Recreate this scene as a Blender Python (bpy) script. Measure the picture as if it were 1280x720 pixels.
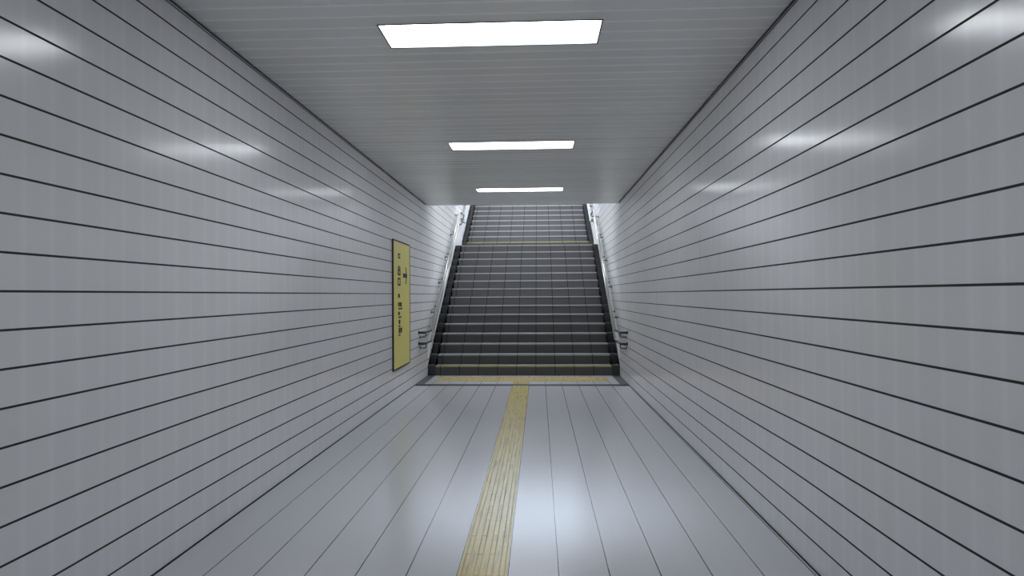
import bpy, bmesh, math, random
from mathutils import Vector, Matrix
random.seed(4)
for o in list(bpy.data.objects): bpy.data.objects.remove(o)
SC = bpy.context.scene
COL = SC.collection

# ------------------------------------------------------------------ camera
CAM_H = 1.5
yaw, pitch, roll, F = 0.04329, 0.01098, -0.005517, 780.0
fwd = Vector((-math.sin(yaw)*math.cos(pitch), math.cos(yaw)*math.cos(pitch), math.sin(pitch)))
rgt = Vector((math.cos(yaw), math.sin(yaw), 0.0))
up = rgt.cross(fwd)
r2 = math.cos(roll)*rgt + math.sin(roll)*up
u2 = -math.sin(roll)*rgt + math.cos(roll)*up
cd = bpy.data.cameras.new('camera'); co = bpy.data.objects.new('camera', cd); COL.objects.link(co)
cd.sensor_fit = 'HORIZONTAL'; cd.sensor_width = 36.0; cd.lens = F*36.0/1280.0
cd.clip_start = 0.05; cd.clip_end = 200
M = Matrix.Identity(4)
for i in range(3):
    M[i][0] = r2[i]; M[i][1] = u2[i]; M[i][2] = -fwd[i]
M[0][3], M[1][3], M[2][3] = 0, 0, CAM_H
co.matrix_world = M
SC.camera = co

# ------------------------------------------------------------------ light and exposure
W = bpy.data.worlds.new('sky'); SC.world = W; W.use_nodes = True
bg = W.node_tree.nodes['Background']
bg.inputs['Color'].default_value = (0.72, 0.84, 1.0, 1)      # pale overcast daylight beyond the stair top
SKY = 5.5
bg.inputs['Strength'].default_value = SKY
LAMP = 10.5                                                     # corridor light panels
LAMP_STAIR = 75.0
LAMP_COL = (0.93, 0.965, 1.0)
SC.view_settings.view_transform = 'Standard'
SC.view_settings.look = 'None'
SC.view_settings.exposure = 0.0
SC.view_settings.gamma = 1.0
SC.view_settings.use_curve_mapping = False

# ------------------------------------------------------------------ dimensions
L, R = -2.088, 1.480            # side wall faces
CX = (L+R)/2
H = 3.188                       # corridor ceiling
BACK = -3.5
ROW = 0.1525                    # wall tile
FT = 0.2725                     # floor tile
Y_CEIL_END = 11.45
Y0 = 11.60                      # first riser
RISE, GO = 0.183, 0.285
N1 = 15
Y_LAND = Y0 + (N1-1)*GO         # nosing of step 15 = landing edge
Y16 = 16.85; GO2 = 0.30; N2 = 11
TOPN = N1+N2
Y_TOP = Y16 + (N2-1)*GO2
Z_LAND = N1*RISE; Z_TOP = TOPN*RISE
Y_END = 22.0

# ------------------------------------------------------------------ helpers
def link(o, parent=None):
    COL.objects.link(o)
    if parent: o.parent = parent
    return o
def obj(name, bm, mat, parent=None, smooth=False):
    me = bpy.data.meshes.new(name)
    bmesh.ops.recalc_face_normals(bm, faces=bm.faces)
    bm.to_mesh(me); bm.free()
    me.materials.append(mat)
    if smooth:
        for p in me.polygons: p.use_smooth = True
    return link(bpy.data.objects.new(name, me), parent)
def thing(name, label, cat, loc=(0, 0, 0), group=None):
    o = bpy.data.objects.new(name, None); COL.objects.link(o)
    o.location = loc; o.empty_display_size = 0.1
    o['label'] = label; o['category'] = cat
    if group: o['group'] = group
    return o
def struct(o, label):
    o['kind'] = 'structure'; o['label'] = label; o['category'] = o.name.split('_')[0]
    return o
def box(bm, x0, x1, y0, y1, z0, z1, bev=0.0):
    vs = [bm.verts.new((x, y, z)) for x in (x0, x1) for y in (y0, y1) for z in (z0, z1)]
    fs = [(0, 1, 3, 2), (4, 6, 7, 5), (0, 4, 5, 1), (2, 3, 7, 6), (0, 2, 6, 4), (1, 5, 7, 3)]
    faces = [bm.faces.new([vs[i] for i in f]) for f in fs]
    if bev > 0:
        es = set(e for f in faces for e in f.edges)
        bmesh.ops.bevel(bm, geom=list(es), offset=bev, segments=2, affect='EDGES')
def prism_x(bm, poly, x0, x1):
    """polygon of (y, z) extruded along x"""
    a = [bm.verts.new((x0, y, z)) for y, z in poly]
    b = [bm.verts.new((x1, y, z)) for y, z in poly]
    bm.faces.new(a); bm.faces.new(list(reversed(b)))
    n = len(poly)
    for i in range(n):
        bm.faces.new((a[i], b[i], b[(i+1) % n], a[(i+1) % n]))
def tube(bm, pts, r, seg=14, caps=True):
    rings = []
    n = len(pts); P = [Vector(p) for p in pts]
    ref = None
    for i in range(n):
        t = (P[min(i+1, n-1)] - P[max(i-1, 0)]).normalized()
        if ref is None:
            ref = Vector((0, 0, 1)) if abs(t.z) < 0.9 else Vector((1, 0, 0))
        a = (ref - t*ref.dot(t)).normalized(); ref = a
        b = t.cross(a)
        rings.append([bm.verts.new(P[i] + r*(math.cos(k*2*math.pi/seg)*a + math.sin(k*2*math.pi/seg)*b)) for k in range(seg)])
    for i in range(n-1):
        for k in range(seg):
            bm.faces.new((rings[i][k], rings[i][(k+1) % seg], rings[i+1][(k+1) % seg], rings[i+1][k]))
    if caps:
        bm.faces.new(rings[0][::-1]); bm.faces.new(rings[-1])
def smooth_path(pts, rad=0.06, seg=5):
    P = [Vector(p) for p in pts]; out = [P[0]]
    for i in range(1, len(P)-1):
        a = (P[i-1]-P[i]); b = (P[i+1]-P[i])
        d = min(rad, a.length*.45, b.length*.45)
        p0 = P[i]+a.normalized()*d; p2 = P[i]+b.normalized()*d
        for k in range(seg+1):
            t = k/seg
            out.append((1-t)**2*p0 + 2*t*(1-t)*P[i] + t*t*p2)
    out.append(P[-1]); return out

# ------------------------------------------------------------------ materials
class NT:
    def __init__(s, name):
        s.m = bpy.data.materials.new(name); s.m.use_nodes = True
        s.t = s.m.node_tree; s.p = s.t.nodes['Principled BSDF']
        s.c = s.t.nodes.new('ShaderNodeTexCoord')
        s.sep = s.t.nodes.new('ShaderNodeSeparateXYZ')
        s.t.links.new(s.c.outputs['Object'], s.sep.inputs[0])
    def n(s, typ, **kw):
        x = s.t.nodes.new(typ)
        for k, v in kw.items(): setattr(x, k, v)
        return x
    def con(s, a, b):
        if isinstance(a, (int, float)): b.default_value = a
        else: s.t.links.new(a, b)
    def math(s, op, a, b=0.0, c=None):
        x = s.n('ShaderNodeMath', operation=op)
        s.con(a, x.inputs[0]); s.con(b, x.inputs[1])
        if c is not None: s.con(c, x.inputs[2])
        return x.outputs[0]
    def axis(s, i): return s.sep.outputs[i]
    def joint(s, coord, pitch, width, phase=0.0, soft=0.001):
        """1 on the joint, 0 on the tile face"""
        d = s.dist(coord, pitch, phase)
        x = s.n('ShaderNodeMapRange'); x.interpolation_type = 'SMOOTHSTEP'
        s.con(d, x.inputs[0])
        x.inputs[1].default_value = width/2 - soft; x.inputs[2].default_value = width/2 + soft
        x.inputs[3].default_value = 1; x.inputs[4].default_value = 0
        return x.outputs[0]
    def dist(s, coord, pitch, phase=0.0):
        a = s.math('ADD', coord, -phase + pitch*200.5)
        m = s.math('MODULO', a, pitch)
        return s.math('ABSOLUTE', s.math('SUBTRACT', m, pitch*.5))
    def cell(s, coord, pitch, phase=0.0):
        return s.math('FLOOR', s.math('DIVIDE', s.math('ADD', coord, -phase), pitch))
    def comb(s, x, y, z):
        c = s.n('ShaderNodeCombineXYZ')
        for a, b in zip((x, y, z), c.inputs): s.con(a, b)
        return c.outputs[0]
    def white(s, vec):
        w = s.n('ShaderNodeTexWhiteNoise'); s.t.links.new(vec, w.inputs[0]); return w.outputs[0]
    def noise(s, scale, detail=3, vec=None, rough=.5):
        w = s.n('ShaderNodeTexNoise'); w.inputs['Scale'].default_value = scale
        w.inputs['Detail'].default_value = detail; w.inputs['Roughness'].default_value = rough
        s.t.links.new(vec if vec is not None else s.c.outputs['Object'], w.inputs['Vector'])
        return w.outputs[0]
    def mix(s, f, a, b):
        x = s.n('ShaderNodeMix', data_type='RGBA')
        s.con(f, x.inputs[0])
        for v, i in ((a, 6), (b, 7)):
            if isinstance(v, tuple): x.inputs[i].default_value = (*v, 1)
            else: s.t.links.new(v, x.inputs[i])
        return x.outputs[2]
    def scale(s, col, f):
        x = s.n('ShaderNodeVectorMath', operation='SCALE')
        if isinstance(col, tuple): x.inputs[0].default_value = col
        else: s.t.links.new(col, x.inputs[0])
        s.con(f, x.inputs['Scale']); return x.outputs[0]
    def bump(s, h, dist=0.002, strength=1.0):
        b = s.n('ShaderNodeBump'); b.inputs['Distance'].default_value = dist
        b.inputs['Strength'].default_value = strength
        s.t.links.new(h, b.inputs['Height']); s.t.links.new(b.outputs[0], s.p.inputs['Normal'])
    def set(s, col=None, rough=None, metal=None, spec=None):
        for v, k in ((col, 'Base Color'), (rough, 'Roughness'), (metal, 'Metallic'), (spec, 'Specular IOR Level')):
            if v is None: continue
            if isinstance(v, tuple): s.p.inputs[k].default_value = (*v, 1)
            elif isinstance(v, (int, float)): s.p.inputs[k].default_value = v
            else: s.t.links.new(v, s.p.inputs[k])
        return s.m

def mat_wall(name, phase):
    s = NT(name)
    y, z = s.axis(1), s.axis(2)
    jh = s.joint(z, ROW, 0.0098, 0.0, 0.0008)
    jv = s.joint(y, ROW, 0.030, phase, 0.010)
    w = s.white(s.comb(s.cell(y, ROW, phase), s.cell(z, ROW), 3.0))
    w2 = s.white(s.comb(s.cell(y, ROW/3, phase), 7.0, 1.0))
    tone = s.math('ADD', s.math('MULTIPLY', w, 0.03), s.math('MULTIPLY', w2, 0.02))
    tone = s.math('ADD', tone, 0.94)
    tone = s.math('ADD', tone, s.math('MULTIPLY', jv, 0.035))
    c = s.scale((0.86, 0.865, 0.885), tone)
    c = s.mix(jh, c, (0.015, 0.016, 0.018))
    h = s.math('SUBTRACT', 1.0, jh)
    wav = s.noise(5.0, 2)
    h2 = s.math('ADD', h, s.math('MULTIPLY', wav, 0.25))
    s.bump(h2, 0.0015, 0.5)
    r = s.math('ADD', 0.165, s.math('MULTIPLY', jh, 0.6))
    return s.set(c, r, 0, 0.6)
def mat_floor():
    s = NT('floor_tile')
    x, y = s.axis(0), s.axis(1)
    jl = s.joint(x, FT, 0.0065, -0.176, 0.0009)
    jt = s.joint(y, FT*2, 0.004, 0.0, 0.001)
    w = s.white(s.comb(s.cell(x, FT, -0.176), s.cell(y, FT*2), 1.0))
    nz = s.noise(1.3, 4)
    tone = s.math('ADD', s.math('ADD', 0.95, s.math('MULTIPLY', w, 0.012)), s.math('MULTIPLY', nz, 0.03))
    c = s.scale((0.65, 0.655, 0.69), tone)
    c = s.mix(s.math('MULTIPLY', jt, 0.05), c, (0.2, 0.2, 0.2))
    c = s.mix(jl, c, (0.045, 0.045, 0.05))
    wv = s.noise(9.0, 2)
    return s.set(c, 0.185, 0, 0.42)
def mat_ceiling():
    s = NT('ceiling_aluminium')
    w = s.white(s.comb(1.0, s.cell(s.axis(1), 0.15, 0.10), 1.0))
    c = s.scale((0.80, 0.805, 0.80), s.math('ADD', 0.94, s.math('MULTIPLY', w, 0.1)))
    j = s.joint(s.axis(1), 0.15, 0.034, 0.111, 0.006)
    c = s.mix(j, c, (0.97, 0.97, 0.97))
    return s.set(c, 0.36, 0.38, 0.5)
def mat_granite(name, base, pitch, phase, rough=0.55, vjoint=True, jdark=0.1):
    s = NT(name)
    n1 = s.noise(160.0, 3); n2 = s.noise(3.0, 2)
    tone = s.math('ADD', s.math('ADD', 0.7, s.math('MULTIPLY', n1, 0.4)), s.math('MULTIPLY', n2, 0.2))
    c = s.scale(base, tone)
    if vjoint:
        j = s.joint(s.axis(0), pitch, 0.013, phase, 0.0015)
        c = s.mix(j, c, tuple(b*jdark for b in base))
    return s.set(c, rough, 0, 0.4)
def mat_plain(name, base, rough=0.5, metal=0.0, var=0.08, scale=20):
    s = NT(name)
    c = s.scale(base, s.math('ADD', 1-var/2, s.math('MULTIPLY', s.noise(scale, 3), var)))
    return s.set(c, rough, metal)
def mat_emit(name, col, strength):
    m = bpy.data.materials.new(name); m.use_nodes = True
    t = m.node_tree; t.nodes.clear()
    e = t.nodes.new('ShaderNodeEmission'); e.inputs[0].default_value = (*col, 1); e.inputs[1].default_value = strength
    o = t.nodes.new('ShaderNodeOutputMaterial'); t.links.new(e.outputs[0], o.inputs[0])
    return m
def mat_yellow(name='tactile_yellow', base=(0.68, 0.56, 0.21)):
    s = NT(name)
    nz = s.noise(18.0, 5, rough=.7)
    vec = s.comb(s.math('MULTIPLY', s.axis(0), 60.0), s.math('MULTIPLY', s.axis(1), 2.5), 0.0)
    st = s.noise(1.0, 3, vec)
    mr = s.n('ShaderNodeMapRange'); s.con(st, mr.inputs[0])
    mr.inputs[1].default_value = .52; mr.inputs[2].default_value = .66
    c = s.mix(s.math('MULTIPLY', mr.outputs[0], .55), base, tuple(b*.45 for b in base))
    c = s.scale(c, s.math('ADD', .82, s.math('MULTIPLY', nz, .3)))
    jt = s.joint(s.axis(1), FT, 0.005, 0.0, 0.001)
    c = s.mix(s.math('MULTIPLY', jt, .12), c, (0.12, 0.10, 0.05))
    return s.set(c, 0.25, 0, .5)

M_WALL_L = mat_wall('white_wall_tile_left', 0.0)
M_WALL_R = mat_wall('white_wall_tile_right', ROW/2)
M_FLOOR = mat_floor()
M_CEIL = mat_ceiling()
M_RISER = mat_granite('dark_granite', (0.095, 0.094, 0.097), 0.357, -0.12)
M_TREAD = mat_granite('landing_granite', (0.24, 0.24, 0.25), 0.357, -0.12)
M_NOSE = mat_granite('nosing_granite', (0.36, 0.36, 0.37), 0.357, -0.12, jdark=0.2)
M_NOSE_Y = mat_granite('nosing_yellow', (0.38, 0.35, 0.15), 0.357, -0.12, jdark=0.2)
M_GUTTER = mat_granite('side_channel_granite', (0.055, 0.057, 0.060), 0.3, 0, vjoint=False)
M_SKIRT = mat_plain('skirt_stone', (0.78, 0.79, 0.81), 0.3, 0, 0.08, 30)
M_PALE = mat_granite('border_stone', (0.36, 0.36, 0.37), FT, -0.176, jdark=.4)
M_STEEL = mat_plain('stainless_steel', (0.42, 0.42, 0.40), 0.34, 1.0, .05)
M_BRACKET = mat_plain('bracket_steel', (0.05, 0.05, 0.045), 0.45, 0.5, .05)
M_BLACK = mat_plain('dark_metal', (0.012, 0.012, 0.013), 0.7, 0.0)
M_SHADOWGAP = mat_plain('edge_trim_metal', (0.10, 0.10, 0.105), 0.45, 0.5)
M_TRIM = mat_plain('pale_trim_metal', (0.50, 0.50, 0.52), 0.35, 0.6)
M_YEL = mat_yellow()
M_SIGN = mat_plain('sign_face_yellow', (0.80, 0.72, 0.24), 0.40, 0, .06, 4)
M_FRAME = mat_plain('sign_frame_metal', (0.05, 0.05, 0.05), 0.4, 0.5)
M_INK = mat_plain('sign_ink', (0.02, 0.02, 0.02), 0.5)
M_WHITE_METAL = mat_plain('white_enamel', (0.85, 0.86, 0.88), 0.35, 0)
M_LAMP = mat_emit('fluorescent_diffuser', LAMP_COL, LAMP)
M_FILL = mat_emit('fluorescent_diffuser_low', LAMP_COL, LAMP_STAIR*.6)  # emission of the added fill light over the lowest steps
M_LAMP2 = mat_emit('fluorescent_diffuser_stair', LAMP_COL, LAMP_STAIR)

# ------------------------------------------------------------------ setting: floor, walls, ceilings
SOF0 = (11.62, 3.75); SOF1 = (19.9, 7.3)
TH = 0.12
bm = bmesh.new()
box(bm, L, R, BACK, Y0, -TH, 0)
struct(obj('floor', bm, M_FLOOR), 'glossy pale grey tiled corridor floor with long dark joints')

def wall_poly():
    return [(BACK-TH, -TH), (Y_END, -TH), (Y_END, SOF1[1]+.15), (SOF1[0], SOF1[1]+.15), (Y_CEIL_END, 4.0), (BACK-TH, 4.0)]
bm = bmesh.new(); prism_x(bm, wall_poly(), L-TH, L)
struct(obj('wall_left', bm, M_WALL_L), 'white tiled wall on the left carrying the yellow sign')
bm = bmesh.new(); prism_x(bm, wall_poly(), R, R+TH)
struct(obj('wall_right', bm, M_WALL_R), 'white tiled wall on the right without any sign')
bm = bmesh.new(); box(bm, L, R, BACK-TH, BACK, -TH, H+.2)
struct(obj('wall_back', bm, M_SKIRT), 'plain wall closing the corridor behind the camera')

LIGHT_Y = [(3.835, 4.195), (6.857, 7.208), (9.852, 10.175)]
BACK_Y = [(0.82, 1.18)]
LX0, LX1 = -0.995, 0.398
def ceiling_mesh():
    bm = bmesh.new()
    cuts = []                                        # (y, z) profile: 0.15 m panels with a narrow reveal between
    P, G, D = 0.15, 0.022, -0.002
    y = 0.10 - P*50
    pts = []
    while y < Y_CEIL_END+P:
        pts += [(y, H), (y+0.0005, H+D), (y+G-.004, H+D), (y+G, H)]
        y += P
    pts = [p for p in pts if BACK < p[0] < Y_CEIL_END]
    pts = [(BACK, H)] + pts + [(Y_CEIL_END, H)]
    ys = sorted(set([e for l in LIGHT_Y+BACK_Y for e in l]))
    def zat(yy):
        for a, b in zip(pts, pts[1:]):
            if a[0] <= yy <= b[0]:
                return a[1] + (b[1]-a[1])*((yy-a[0])/max(1e-9, b[0]-a[0]))
        return H
    full = sorted(pts + [(e, zat(e)) for e in ys], key=lambda p: p[0])
    for a, b in zip(full, full[1:]):
        mid = (a[0]+b[0])/2
        hole = any(l[0] < mid < l[1] for l in LIGHT_Y+BACK_Y)
        for x0, x1 in ([(L, LX0), (LX1, R)] if hole else [(L, LX0), (LX0, LX1), (LX1, R)]):
            v = [bm.verts.new(c) for c in ((x0, a[0], a[1]), (x1, a[0], a[1]), (x1, b[0], b[1]), (x0, b[0], b[1]))]
            bm.faces.new(v)
    bmesh.ops.remove_doubles(bm, verts=bm.verts, dist=1e-5)
    return bm
bm = ceiling_mesh()
bm_top = bm
me_c = obj('ceiling', bm, M_CEIL)
struct(me_c, 'grey corridor ceiling of narrow crosswise metal panels')
for p in me_c.data.polygons:                         # the panels face down
    pass
bm = bmesh.new()                                     # slab over the panels, and the lintel at the corridor's end
box(bm, L, R, BACK, Y_CEIL_END, H+.14, H+.26)
box(bm, L, R, Y_CEIL_END, Y_CEIL_END+.17, H-.004, SOF0[1]+.1)
struct(obj('ceiling_slab', bm, M_WHITE_METAL), 'slab and lintel above the metal panel ceiling')
bm = bmesh.new()
prism_x(bm, [SOF0, SOF1, (Y_END, SOF1[1]), (Y_END, SOF1[1]+.15), (SOF1[0], SOF1[1]+.15), (SOF0[0], SOF0[1]+.15)], L, R)
struct(obj('ceiling_stair', bm, M_SKIRT), 'sloping white ceiling above the stairs')

# edge trims between walls and ceiling, floor line
def trim(name, x0, x1, y0, y1, z0, z1, mat, label):
    bm = bmesh.new(); box(bm, x0, x1, y0, y1, z0, z1)
    return struct(obj(name, bm, mat), label)
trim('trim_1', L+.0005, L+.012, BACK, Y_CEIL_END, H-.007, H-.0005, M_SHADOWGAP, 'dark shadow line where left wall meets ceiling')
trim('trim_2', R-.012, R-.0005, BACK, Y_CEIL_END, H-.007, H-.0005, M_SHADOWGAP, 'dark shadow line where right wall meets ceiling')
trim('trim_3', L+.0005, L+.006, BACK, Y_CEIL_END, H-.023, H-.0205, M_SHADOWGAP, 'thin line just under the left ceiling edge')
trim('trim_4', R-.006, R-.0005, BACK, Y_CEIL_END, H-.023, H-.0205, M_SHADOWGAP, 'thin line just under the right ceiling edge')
trim('trim_5', L+.0005, L+.006, BACK, 10.30, .0005, .007, M_BLACK, 'dark joint along the foot of the left wall')
trim('trim_6', R-.006, R-.0005, BACK, 10.30, .0005, .007, M_BLACK, 'dark joint along the foot of the right wall')

# ------------------------------------------------------------------ stairs
SG = 0.145                                            # dark channel along each side
def flight(name, label, y0, go, n, zb, y_back, ybody_end):
    t = thing(name, label, 'stairs', (CX, y0, zb), group=None)
    hw = (R-L)/2 - 0.002
    ox, oy, oz = CX, y0, zb
    for k in range(n):
        ya = k*go; yb = (k+1)*go if k < n-1 else ybody_end-y0
        z1 = (k+1)*RISE
        bm = bmesh.new()
        box(bm, -hw+SG, hw-SG, ya+0.004, yb+0.004, k*RISE, z1-.004)
        st = obj('step', bm, M_RISER, t)
        bm = bmesh.new()                              # tread slab with the pale non-slip edge in front
        box(bm, -hw+SG, hw-SG, ya+.050, yb+0.004, z1-.004, z1)
        obj('tread', bm, M_TREAD, st)
        bm = bmesh.new()
        box(bm, -hw+SG, hw-SG, ya-.006, ya+.050, z1-.027, z1+.001, .004)
        first = (k == 0)
        nb = obj('nosing', bm, M_NOSE_Y if first else M_NOSE, st)
        if first: nb['label'] = 'yellow step edge'
    for s in (-1, 1):                                 # stepped dark channel on each side
        poly = [(0, 0)]
        for k in range(n):
            poly += [(k*go, (k+1)*RISE+.004)]
            poly += [((k+1)*go if k < n-1 else ybody_end-y0, (k+1)*RISE+.004)]
        poly += [(ybody_end-y0, 0)]
        bm = bmesh.new()
        xa, xb = (-hw, -hw+SG-.001) if s < 0 else (hw-SG+.001, hw)
        a = [bm.verts.new((xa, y, z)) for y, z in poly]; b = [bm.verts.new((xb, y, z)) for y, z in poly]
        m = len(poly)
        for i in range(m): bm.faces.new((a[i], b[i], b[(i+1) % m], a[(i+1) % m]))
        # side faces as one strip per step
        for (vv, rev) in ((a, False), (b, True)):
            base = vv[-1]
            f = bm.faces.new(vv)
            bmesh.ops.triangulate(bm, faces=[f])
        obj('side_channel', bm, M_GUTTER, t)
    return t
M_local = True
flight('staircase', 'lower flight of dark granite stairs rising from the corridor floor', Y0, GO, N1, 0.0, 0, Y16)
flight('staircase', 'upper flight of stairs above the landing, lit by daylight', Y16+.001, GO2, N2, Z_LAND+.005, 0, Y_END)

# pale sloping skirt on both walls, parallel to the stairs
def skirt(name, side, label):
    off = 0.46
    zn = lambda y: 0
    low = [(Y0-.30, 0.002), (Y0-.0, 0.002), (Y0, RISE*.5), (Y_LAND, Z_LAND-.02), (Y16, Z_LAND-.02), (Y_TOP, Z_TOP-.02), (Y_END-.01, Z_TOP-.02)]
    upp = [(Y_END-.01, Z_TOP+off-.02), (Y_TOP, Z_TOP+off), (Y16, Z_LAND+RISE+off), (Y_LAND, Z_LAND+off), (Y0, RISE+off-.02), (Y0-.30, off*.45)]
    low = [(Y0+.02, 0.30), (Y_LAND, Z_LAND+.006), (Y16, Z_LAND+.006), (Y_TOP, Z_TOP+.006), (Y_END-.01, Z_TOP+.006)]
    upp = [(Y_END-.01, Z_TOP+off), (Y_TOP, Z_TOP+off), (Y16, Z_LAND+RISE+off), (Y_LAND, Z_LAND+off), (Y0+.02, RISE+off)]
    poly = low+upp
    bm = bmesh.new()
    x0, x1 = (L+.0005, L+.0015) if side < 0 else (R-.0015, R-.0005)
    prism_x(bm, poly, x0, x1)
    return struct(obj(name, bm, M_SKIRT), label)
skirt('trim_7', -1, 'smooth white skirting following the stairs on the left wall')
skirt('trim_8', 1, 'smooth white skirting following the stairs on the right wall')

# ------------------------------------------------------------------ drain, pale border and tactile paving at the stair foot
hw = (R-L)/2-.002
t = thing('floor_drain', 'dark narrow drain running across the floor before the stairs', 'drain', (CX, 10.37, 0.0))
bm = bmesh.new()
box(bm, -hw, hw, -.085, -.065, .0005, .005); box(bm, -hw, hw, .065, .085, .0005, .005)
obj('frame', bm, M_SHADOWGAP, t)
bm = bmesh.new()
for i in range(-118, 119): box(bm, i*.015-.0035, i*.015+.0035, -.064, .064, .0012, .0045)
box(bm, -hw+.01, hw-.01, -.064, .064, .0005, .0012)
obj('grating', bm, M_BLACK, t)
for s in (-1, 1):
    bm = bmesh.new()
    xa, xb = (-hw, -hw+SG) if s < 0 else (hw-SG, hw)
    box(bm, xa, xb, .087, Y0-10.37-.003, .0005, .004)
    obj('side_channel', bm, M_GUTTER, t)
trim('trim_9', L+.002+SG, R-.002-SG, 10.457, Y0-.003, .0005, .003, M_PALE, 'pale stone border framing the yellow warning tiles')

def tactile_plate(bm, x0, x1, y0, y1, z=0.0005, h=.003):
    g = .0015
    box(bm, x0+g, x1-g, y0+g, y1-g, z, z+h)
# guiding strip
SX0 = -0.176-FT; SX1 = -0.176
t = thing('tactile_strip', 'worn yellow tactile guiding strip running down the corridor floor', 'tactile paving', ((SX0+SX1)/2, BACK+.02, 0.0))
bmp = bmesh.new(); bmb = bmesh.new()
y = 0.0; end = 10.28-(BACK+.02)
while y < end-.02:
    y1 = min(y+FT, end)
    box(bmp, -FT/2+.0015, FT/2-.0015, y, y1, .0005, .0035)
    for i in range(4):
        cx = (i-1.5)*FT/4
        w = .017
        a = [(cx-w, .0035), (cx-w*.55, .0075), (cx+w*.55, .0075), (cx+w, .0035)]
        ya, yb = y+.0002, y1-.0002
        if yb-ya < .03: continue
        bot = [bmb.verts.new((px, yy, .0035)) for px in (cx-w, cx+w) for yy in (ya, yb)]
        top = [bmb.verts.new((px, yy, .0060)) for px in (cx-w*.7, cx+w*.7) for yy in (ya+.003, yb-.003)]
        bmb.faces.new((top[0], top[2], top[3], top[1]))
        bmb.faces.new((bot[0], bot[2], top[2], top[0])); bmb.faces.new((bot[1], top[1], top[3], bot[3]))
        bmb.faces.new((bot[0], top[0], top[1], bot[1])); bmb.faces.new((bot[2], bot[3], top[3], top[2]))
    y += FT
obj('paving_tiles', bmp, M_YEL, t)
obj('raised_bars', bmb, M_YEL, t)
# warning tiles
t = thing('tactile_strip', 'yellow tactile warning tiles laid crosswise at the foot of the stairs', 'tactile paving', (-0.176, 10.80, 0.003))
M_WARN = mat_yellow('warning_yellow', (0.66, 0.54, 0.25))
for i in range(-6, 5):
    for j in range(2):
        bmd = bmesh.new()
        x0 = i*FT; y0 = j*FT; e = .0015; h = .0035; n = 5; c = FT/n
        v = [bmd.verts.new((x, y, z)) for x in (x0+e, x0+FT-e) for y in (y0+e, y0+FT-e) for z in (.0005, h)]
        for f in ((0, 1, 3, 2), (4, 6, 7, 5), (0, 4, 5, 1), (2, 3, 7, 6)): bmd.faces.new([v[q] for q in f])
        gx = [x0+e]+[x0+a*c for a in range(1, n)]+[x0+FT-e]; gy = [y0+e]+[y0+a*c for a in range(1, n)]+[y0+FT-e]
        for a in range(n):                              # the top: each cell carries one round dot, all one surface
            for b in range(n):
                cx = x0+(a+.5)*c; cy = y0+(b+.5)*c
                K = [(gx[a], gy[b]), (gx[a+1], gy[b]), (gx[a+1], gy[b+1]), (gx[a], gy[b+1])]
                oc = []
                for q in range(4):
                    p0 = K[q]; p1 = K[(q+1) % 4]
                    oc += [p0, ((p0[0]+p1[0])/2, (p0[1]+p1[1])/2)]
                an = [-3*math.pi/4+q*math.pi/4 for q in range(8)]
                vo = [bmd.verts.new((px, py, h)) for px, py in oc]
                v0 = [bmd.verts.new((cx+.014*math.cos(t_), cy+.014*math.sin(t_), h)) for t_ in an]
                v1 = [bmd.verts.new((cx+.009*math.cos(t_), cy+.009*math.sin(t_), h+.0045)) for t_ in an]
                for q in range(8):
                    bmd.faces.new((vo[q], vo[(q+1) % 8], v0[(q+1) % 8], v0[q]))
                    bmd.faces.new((v0[q], v0[(q+1) % 8], v1[(q+1) % 8], v1[q]))
                bmd.faces.new(v1)
        bmesh.ops.remove_doubles(bmd, verts=bmd.verts, dist=1e-5)
        obj('paving_tile', bmd, M_WARN, t)
bm = bmesh.new()
tactile_plate(bm, -FT, 0, -.335, -.005)
obj('joining_tile', bm, bpy.data.materials['warning_yellow'], t)

# ------------------------------------------------------------------ ceiling lights
def ceiling_light(loc, wx, wy, label, mat, tilt=0.0, group=None):
    t = thing('ceiling_light', label, 'ceiling light', loc, group)
    t.rotation_euler = (tilt, 0, 0)
    a, b = wx/2, wy/2; d = .045; th = .004; g = .0015
    bm = bmesh.new()                                  # open trough: four sloped sides and a top
    o = [(-a+g, -b+g), (a-g, -b+g), (a-g, b-g), (-a+g, b-g)]
    i_ = [(-a+.022, -b+.014), (a-.022, -b+.014), (a-.022, b-.014), (-a+.022, b-.014)]
    vo = [bm.verts.new((x, y, -.001)) for x, y in o]; vi = [bm.verts.new((x, y, d)) for x, y in i_]
    vo2 = [bm.verts.new((x, y, -.001)) for x, y in o]; vt = [bm.verts.new((x, y, d+.03)) for x, y in o]
    for k in range(4):
        bm.faces.new((vo[k], vi[k], vi[(k+1) % 4], vo[(k+1) % 4]))
        bm.faces.new((vo2[k], vo2[(k+1) % 4], vt[(k+1) % 4], vt[k]))
    bm.faces.new(vt)
    obj('housing', bm, M_WHITE_METAL, t)
    bm = bmesh.new()
    box(bm, -a+.024, a-.024, -b+.016, b-.016, d-.006, d+.004)
    obj('diffuser', bm, mat, t)
    bm = bmesh.new(); e = .006  # outer frame, coloured black to draw the trim lip's shadow
    box(bm, -a-e, a+e, -b-e, -b+g, -.004, -.0012); box(bm, -a-e, a+e, b-g, b+e, -.004, -.0012)
    box(bm, -a-e, -a+g, -b, b, -.004, -.0012); box(bm, a-g, a+e, -b, b, -.004, -.0012)
    obj('frame', bm, M_BLACK, t)
    for s in (-1, 1):
        bm = bmesh.new(); box(bm, s*(a-.05)-.010, s*(a-.05)+.010, -b+.02, -b+.05, d-.016, d-.0065, .003)
        obj('end_clip', bm, M_SHADOWGAP, t)
    return t
labs = ['recessed ceiling light closest to the viewer, the largest one in view',
        'middle one of the three ceiling lights along the corridor',
        'farthest small ceiling light, right before the stairs']
cx = (LX0+LX1)/2
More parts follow.
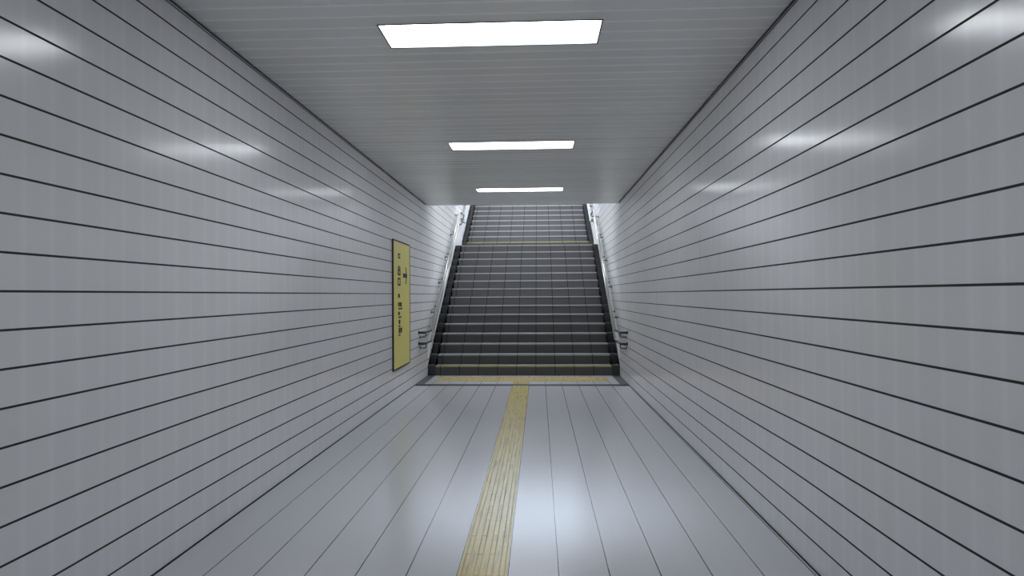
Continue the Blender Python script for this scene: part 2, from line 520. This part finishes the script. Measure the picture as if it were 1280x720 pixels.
for (a, b), lab in zip(LIGHT_Y, labs):
    ceiling_light((cx, (a+b)/2, H), LX1-LX0, b-a, lab, M_LAMP, group='corridor ceiling lights')
for a, b in BACK_Y:
    ceiling_light((cx, (a+b)/2, H), LX1-LX0, b-a, 'ceiling light directly overhead, above the upper edge of the view', M_LAMP, group='corridor ceiling lights')
slope = math.atan2(SOF1[1]-SOF0[1], SOF1[0]-SOF0[0])
for yy, lab in ((12.6, 'added fill light under the sloping ceiling above the lowest stair steps'),  # added out of view to brighten the corridor's far walls and floor
                (15.85, 'light under the sloping ceiling above the stair landing'),
                (18.5, 'light under the sloping ceiling above the upper stair flight')):
    zz = SOF0[1] + (yy-SOF0[0])*math.tan(slope)
    ceiling_light((cx, yy+.08*math.sin(slope), zz-.08*math.cos(slope)), 1.39, .35, lab, M_FILL if yy < 13 else M_LAMP2, slope, group='lights above the stairs')

# ------------------------------------------------------------------ handrails
def handrail(side, hz, ystart, label):
    X = (L+.105) if side < 0 else (R-.105)
    XW = L if side < 0 else R
    n = -side                                          # direction into the corridor
    t = thing('handrail', label, 'handrail', (X, ystart, 0.0))
    def P(y, z, x=0.0): return (x, y-ystart, z)
    wx = XW - X
    zb = hz
    ys1 = Y0 - .22
    pts = [P(ystart, zb, wx+n*.004), P(ystart, zb, 0), P(ys1, zb), P(Y_LAND, Z_LAND+hz), P(Y16-.25, Z_LAND+hz+.02), P(Y_TOP, Z_TOP+hz), P(Y_END-.3, Z_TOP+hz)]
    bm = bmesh.new(); tube(bm, smooth_path([pts[2]]+pts[3:], .05, 6), .019, 14)
    obj('rail', bm, M_STEEL, t, True)
    bm = bmesh.new(); tube(bm, smooth_path(pts[:2]+[P(ys1+.004, zb)], .05, 6), .0205, 14)
    e_ = obj('rail_end', bm, M_BRACKET, t, True); e_['label'] = 'dark curved rail end returning to the wall'
    def zrail(y):
        for a, b in zip(pts[1:], pts[2:]):
            if a[1] <= y-ystart <= b[1]: return a[2]+(b[2]-a[2])*(y-ystart-a[1])/(b[1]-a[1])
        return pts[-1][2]
    bm = bmesh.new(); tube(bm, [P(ystart, zb, wx+n*.0006), P(ystart, zb, wx+n*.007)], .036, 16)
    obj('wall_flange', bm, M_BRACKET, t)
    ys = [ystart+.14] + [ystart+1.28+(.45 if hz < .75 else 0)+.9*i for i in range(11)]
    for y in ys:
        z = zrail(y)
        if y > Y_END-.4: continue
        bm = bmesh.new()
        path = [P(y, z-.085, wx+n*.001), P(y, z-.085, 0), P(y, z-.012, 0)]
        tube(bm, smooth_path(path, .04, 5), .009, 8)
        tube(bm, [P(y, z-.085, wx+n*.0006), P(y, z-.085, wx+n*.006)], .030, 12)
        obj('bracket', bm, M_BRACKET, t)
    return t
handrail(-1, .855, 10.72, 'upper steel handrail on the left wall beside the stairs')
handrail(-1, .665, 10.72, 'lower steel handrail on the left wall beside the stairs')
handrail(1, .855, 10.55, 'upper steel handrail on the right wall beside the stairs')
handrail(1, .665, 10.55, 'lower steel handrail on the right wall beside the stairs')

# ------------------------------------------------------------------ yellow wall sign
SY0, SY1, SZ0, SZ1 = 8.785, 9.93, 0.42, 2.31
t = thing('wall_sign', 'tall yellow direction sign with black arrow mounted on the left wall', 'sign', (L, SY0, SZ0))
w, h = SY1-SY0, SZ1-SZ0; dp = .022
bm = bmesh.new(); fr = .022
box(bm, .0006, dp, 0, w, 0, fr); box(bm, .0006, dp, 0, w, h-fr, h)
box(bm, .0006, dp, 0, fr, fr, h-fr); box(bm, .0006, dp, w-fr, w, fr, h-fr)
obj('frame', bm, M_FRAME, t)
bm = bmesh.new(); box(bm, .001, dp-.004, fr, w-fr, fr, h-fr)
obj('panel', bm, M_SIGN, t)
XF = dp-.004; BOLD = .009
def bar(bm, y0, y1, z0, z1):                            # flat ink mark in sign coordinates
    box(bm, XF+.0002, XF+.0012, min(y0, y1)-BOLD, max(y0, y1)+BOLD, min(z0, z1)-BOLD*.6, max(z0, z1)+BOLD*.6)
def glyph(bm, cy, cz, gw, gh, rows):
    """stroke bars on a unit square: (u0, v0, u1, v1)"""
    for u0, v0, u1, v1 in rows:
        bar(bm, cy+(u0-.5)*gw, cy+(u1-.5)*gw, cz+(v0-.5)*gh, cz+(v1-.5)*gh)
DE = [(.44, .05, .56, .98), (.08, .05, .92, .15), (.08, .05, .19, .42), (.81, .05, .92, .42), (.16, .48, .84, .57), (.16, .48, .27, .85), (.73, .48, .84, .85)]
KUCHI = [(.12, .08, .25, .9), (.75, .08, .88, .9), (.12, .08, .88, .2), (.12, .78, .88, .9)]
def zpix(y): return (lambda q: q)(y)
# the big two-character word, stacked
bm = bmesh.new()
glyph(bm, .375, 1.45, .21, .15, DE); glyph(bm, .375, 1.285, .21, .13, KUCHI)
obj('characters', bm, M_INK, t)
bm = bmesh.new()                                        # small bracket-like mark above
glyph(bm, .38, 1.665, .14, .075, [(.1, .1, .95, .3), (.1, .1, .35, .95), (.1, .75, .95, .95)])
obj('small_mark', bm, M_INK, t)
bm = bmesh.new()                                        # arrow towards the stairs
cy, cz = .78, 1.385
bar(bm, cy-.13, cy+.08, cz-.028, cz+.028)
def tri(bm, pts):
    a = [bm.verts.new((XF+.0002, y, z)) for y, z in pts]; b = [bm.verts.new((XF+.0012, y, z)) for y, z in pts]
    bm.faces.new(a); bm.faces.new(b[::-1])
    for i in range(len(pts)): bm.faces.new((a[i], b[i], b[(i+1) % len(pts)], a[(i+1) % len(pts)]))
tri(bm, [(cy+.02, cz+.13), (cy+.07, cz+.13), (cy+.16, cz), (cy+.07, cz-.13), (cy+.02, cz-.13), (cy+.10, cz)])
obj('arrow', bm, M_INK, t)
CELLS = {'box': [(.1, .05, .3, .95), (.7, .05, .9, .95), (.1, .8, .9, .95), (.1, .42, .9, .55), (.1, .05, .9, .2)],
         'cross': [(.42, .0, .58, 1), (.05, .6, .95, .75), (.15, .1, .32, .5), (.7, .1, .87, .5)],
         'tree': [(.1, .8, .9, .95), (.42, .1, .58, .95), (.1, .45, .9, .58), (.2, .05, .8, .17)]}
for row, (cz, keys, gh) in enumerate([(1.075, ['box'], .055), (.945, ['tree', 'box'], .060), (.815, ['cross'], .050), (.685, ['tree'], .060), (.560, ['box', 'tree'], .070)]):
    bm = bmesh.new()
    for i, k in enumerate(keys): glyph(bm, .36+i*.125+(.03 if row > 2 else 0), cz, .115, gh, CELLS[k])
    ln = [0, .24, .18, .12, .12][row]                     # thin line of tiny print below
    y0 = .33
    n = int(ln/.03)
    for q in range(n): bar(bm, y0+q*.032, y0+q*.032+.014, cz-gh*.5-.036, cz-gh*.5-.026)
    obj('lettering', bm, M_INK, t)
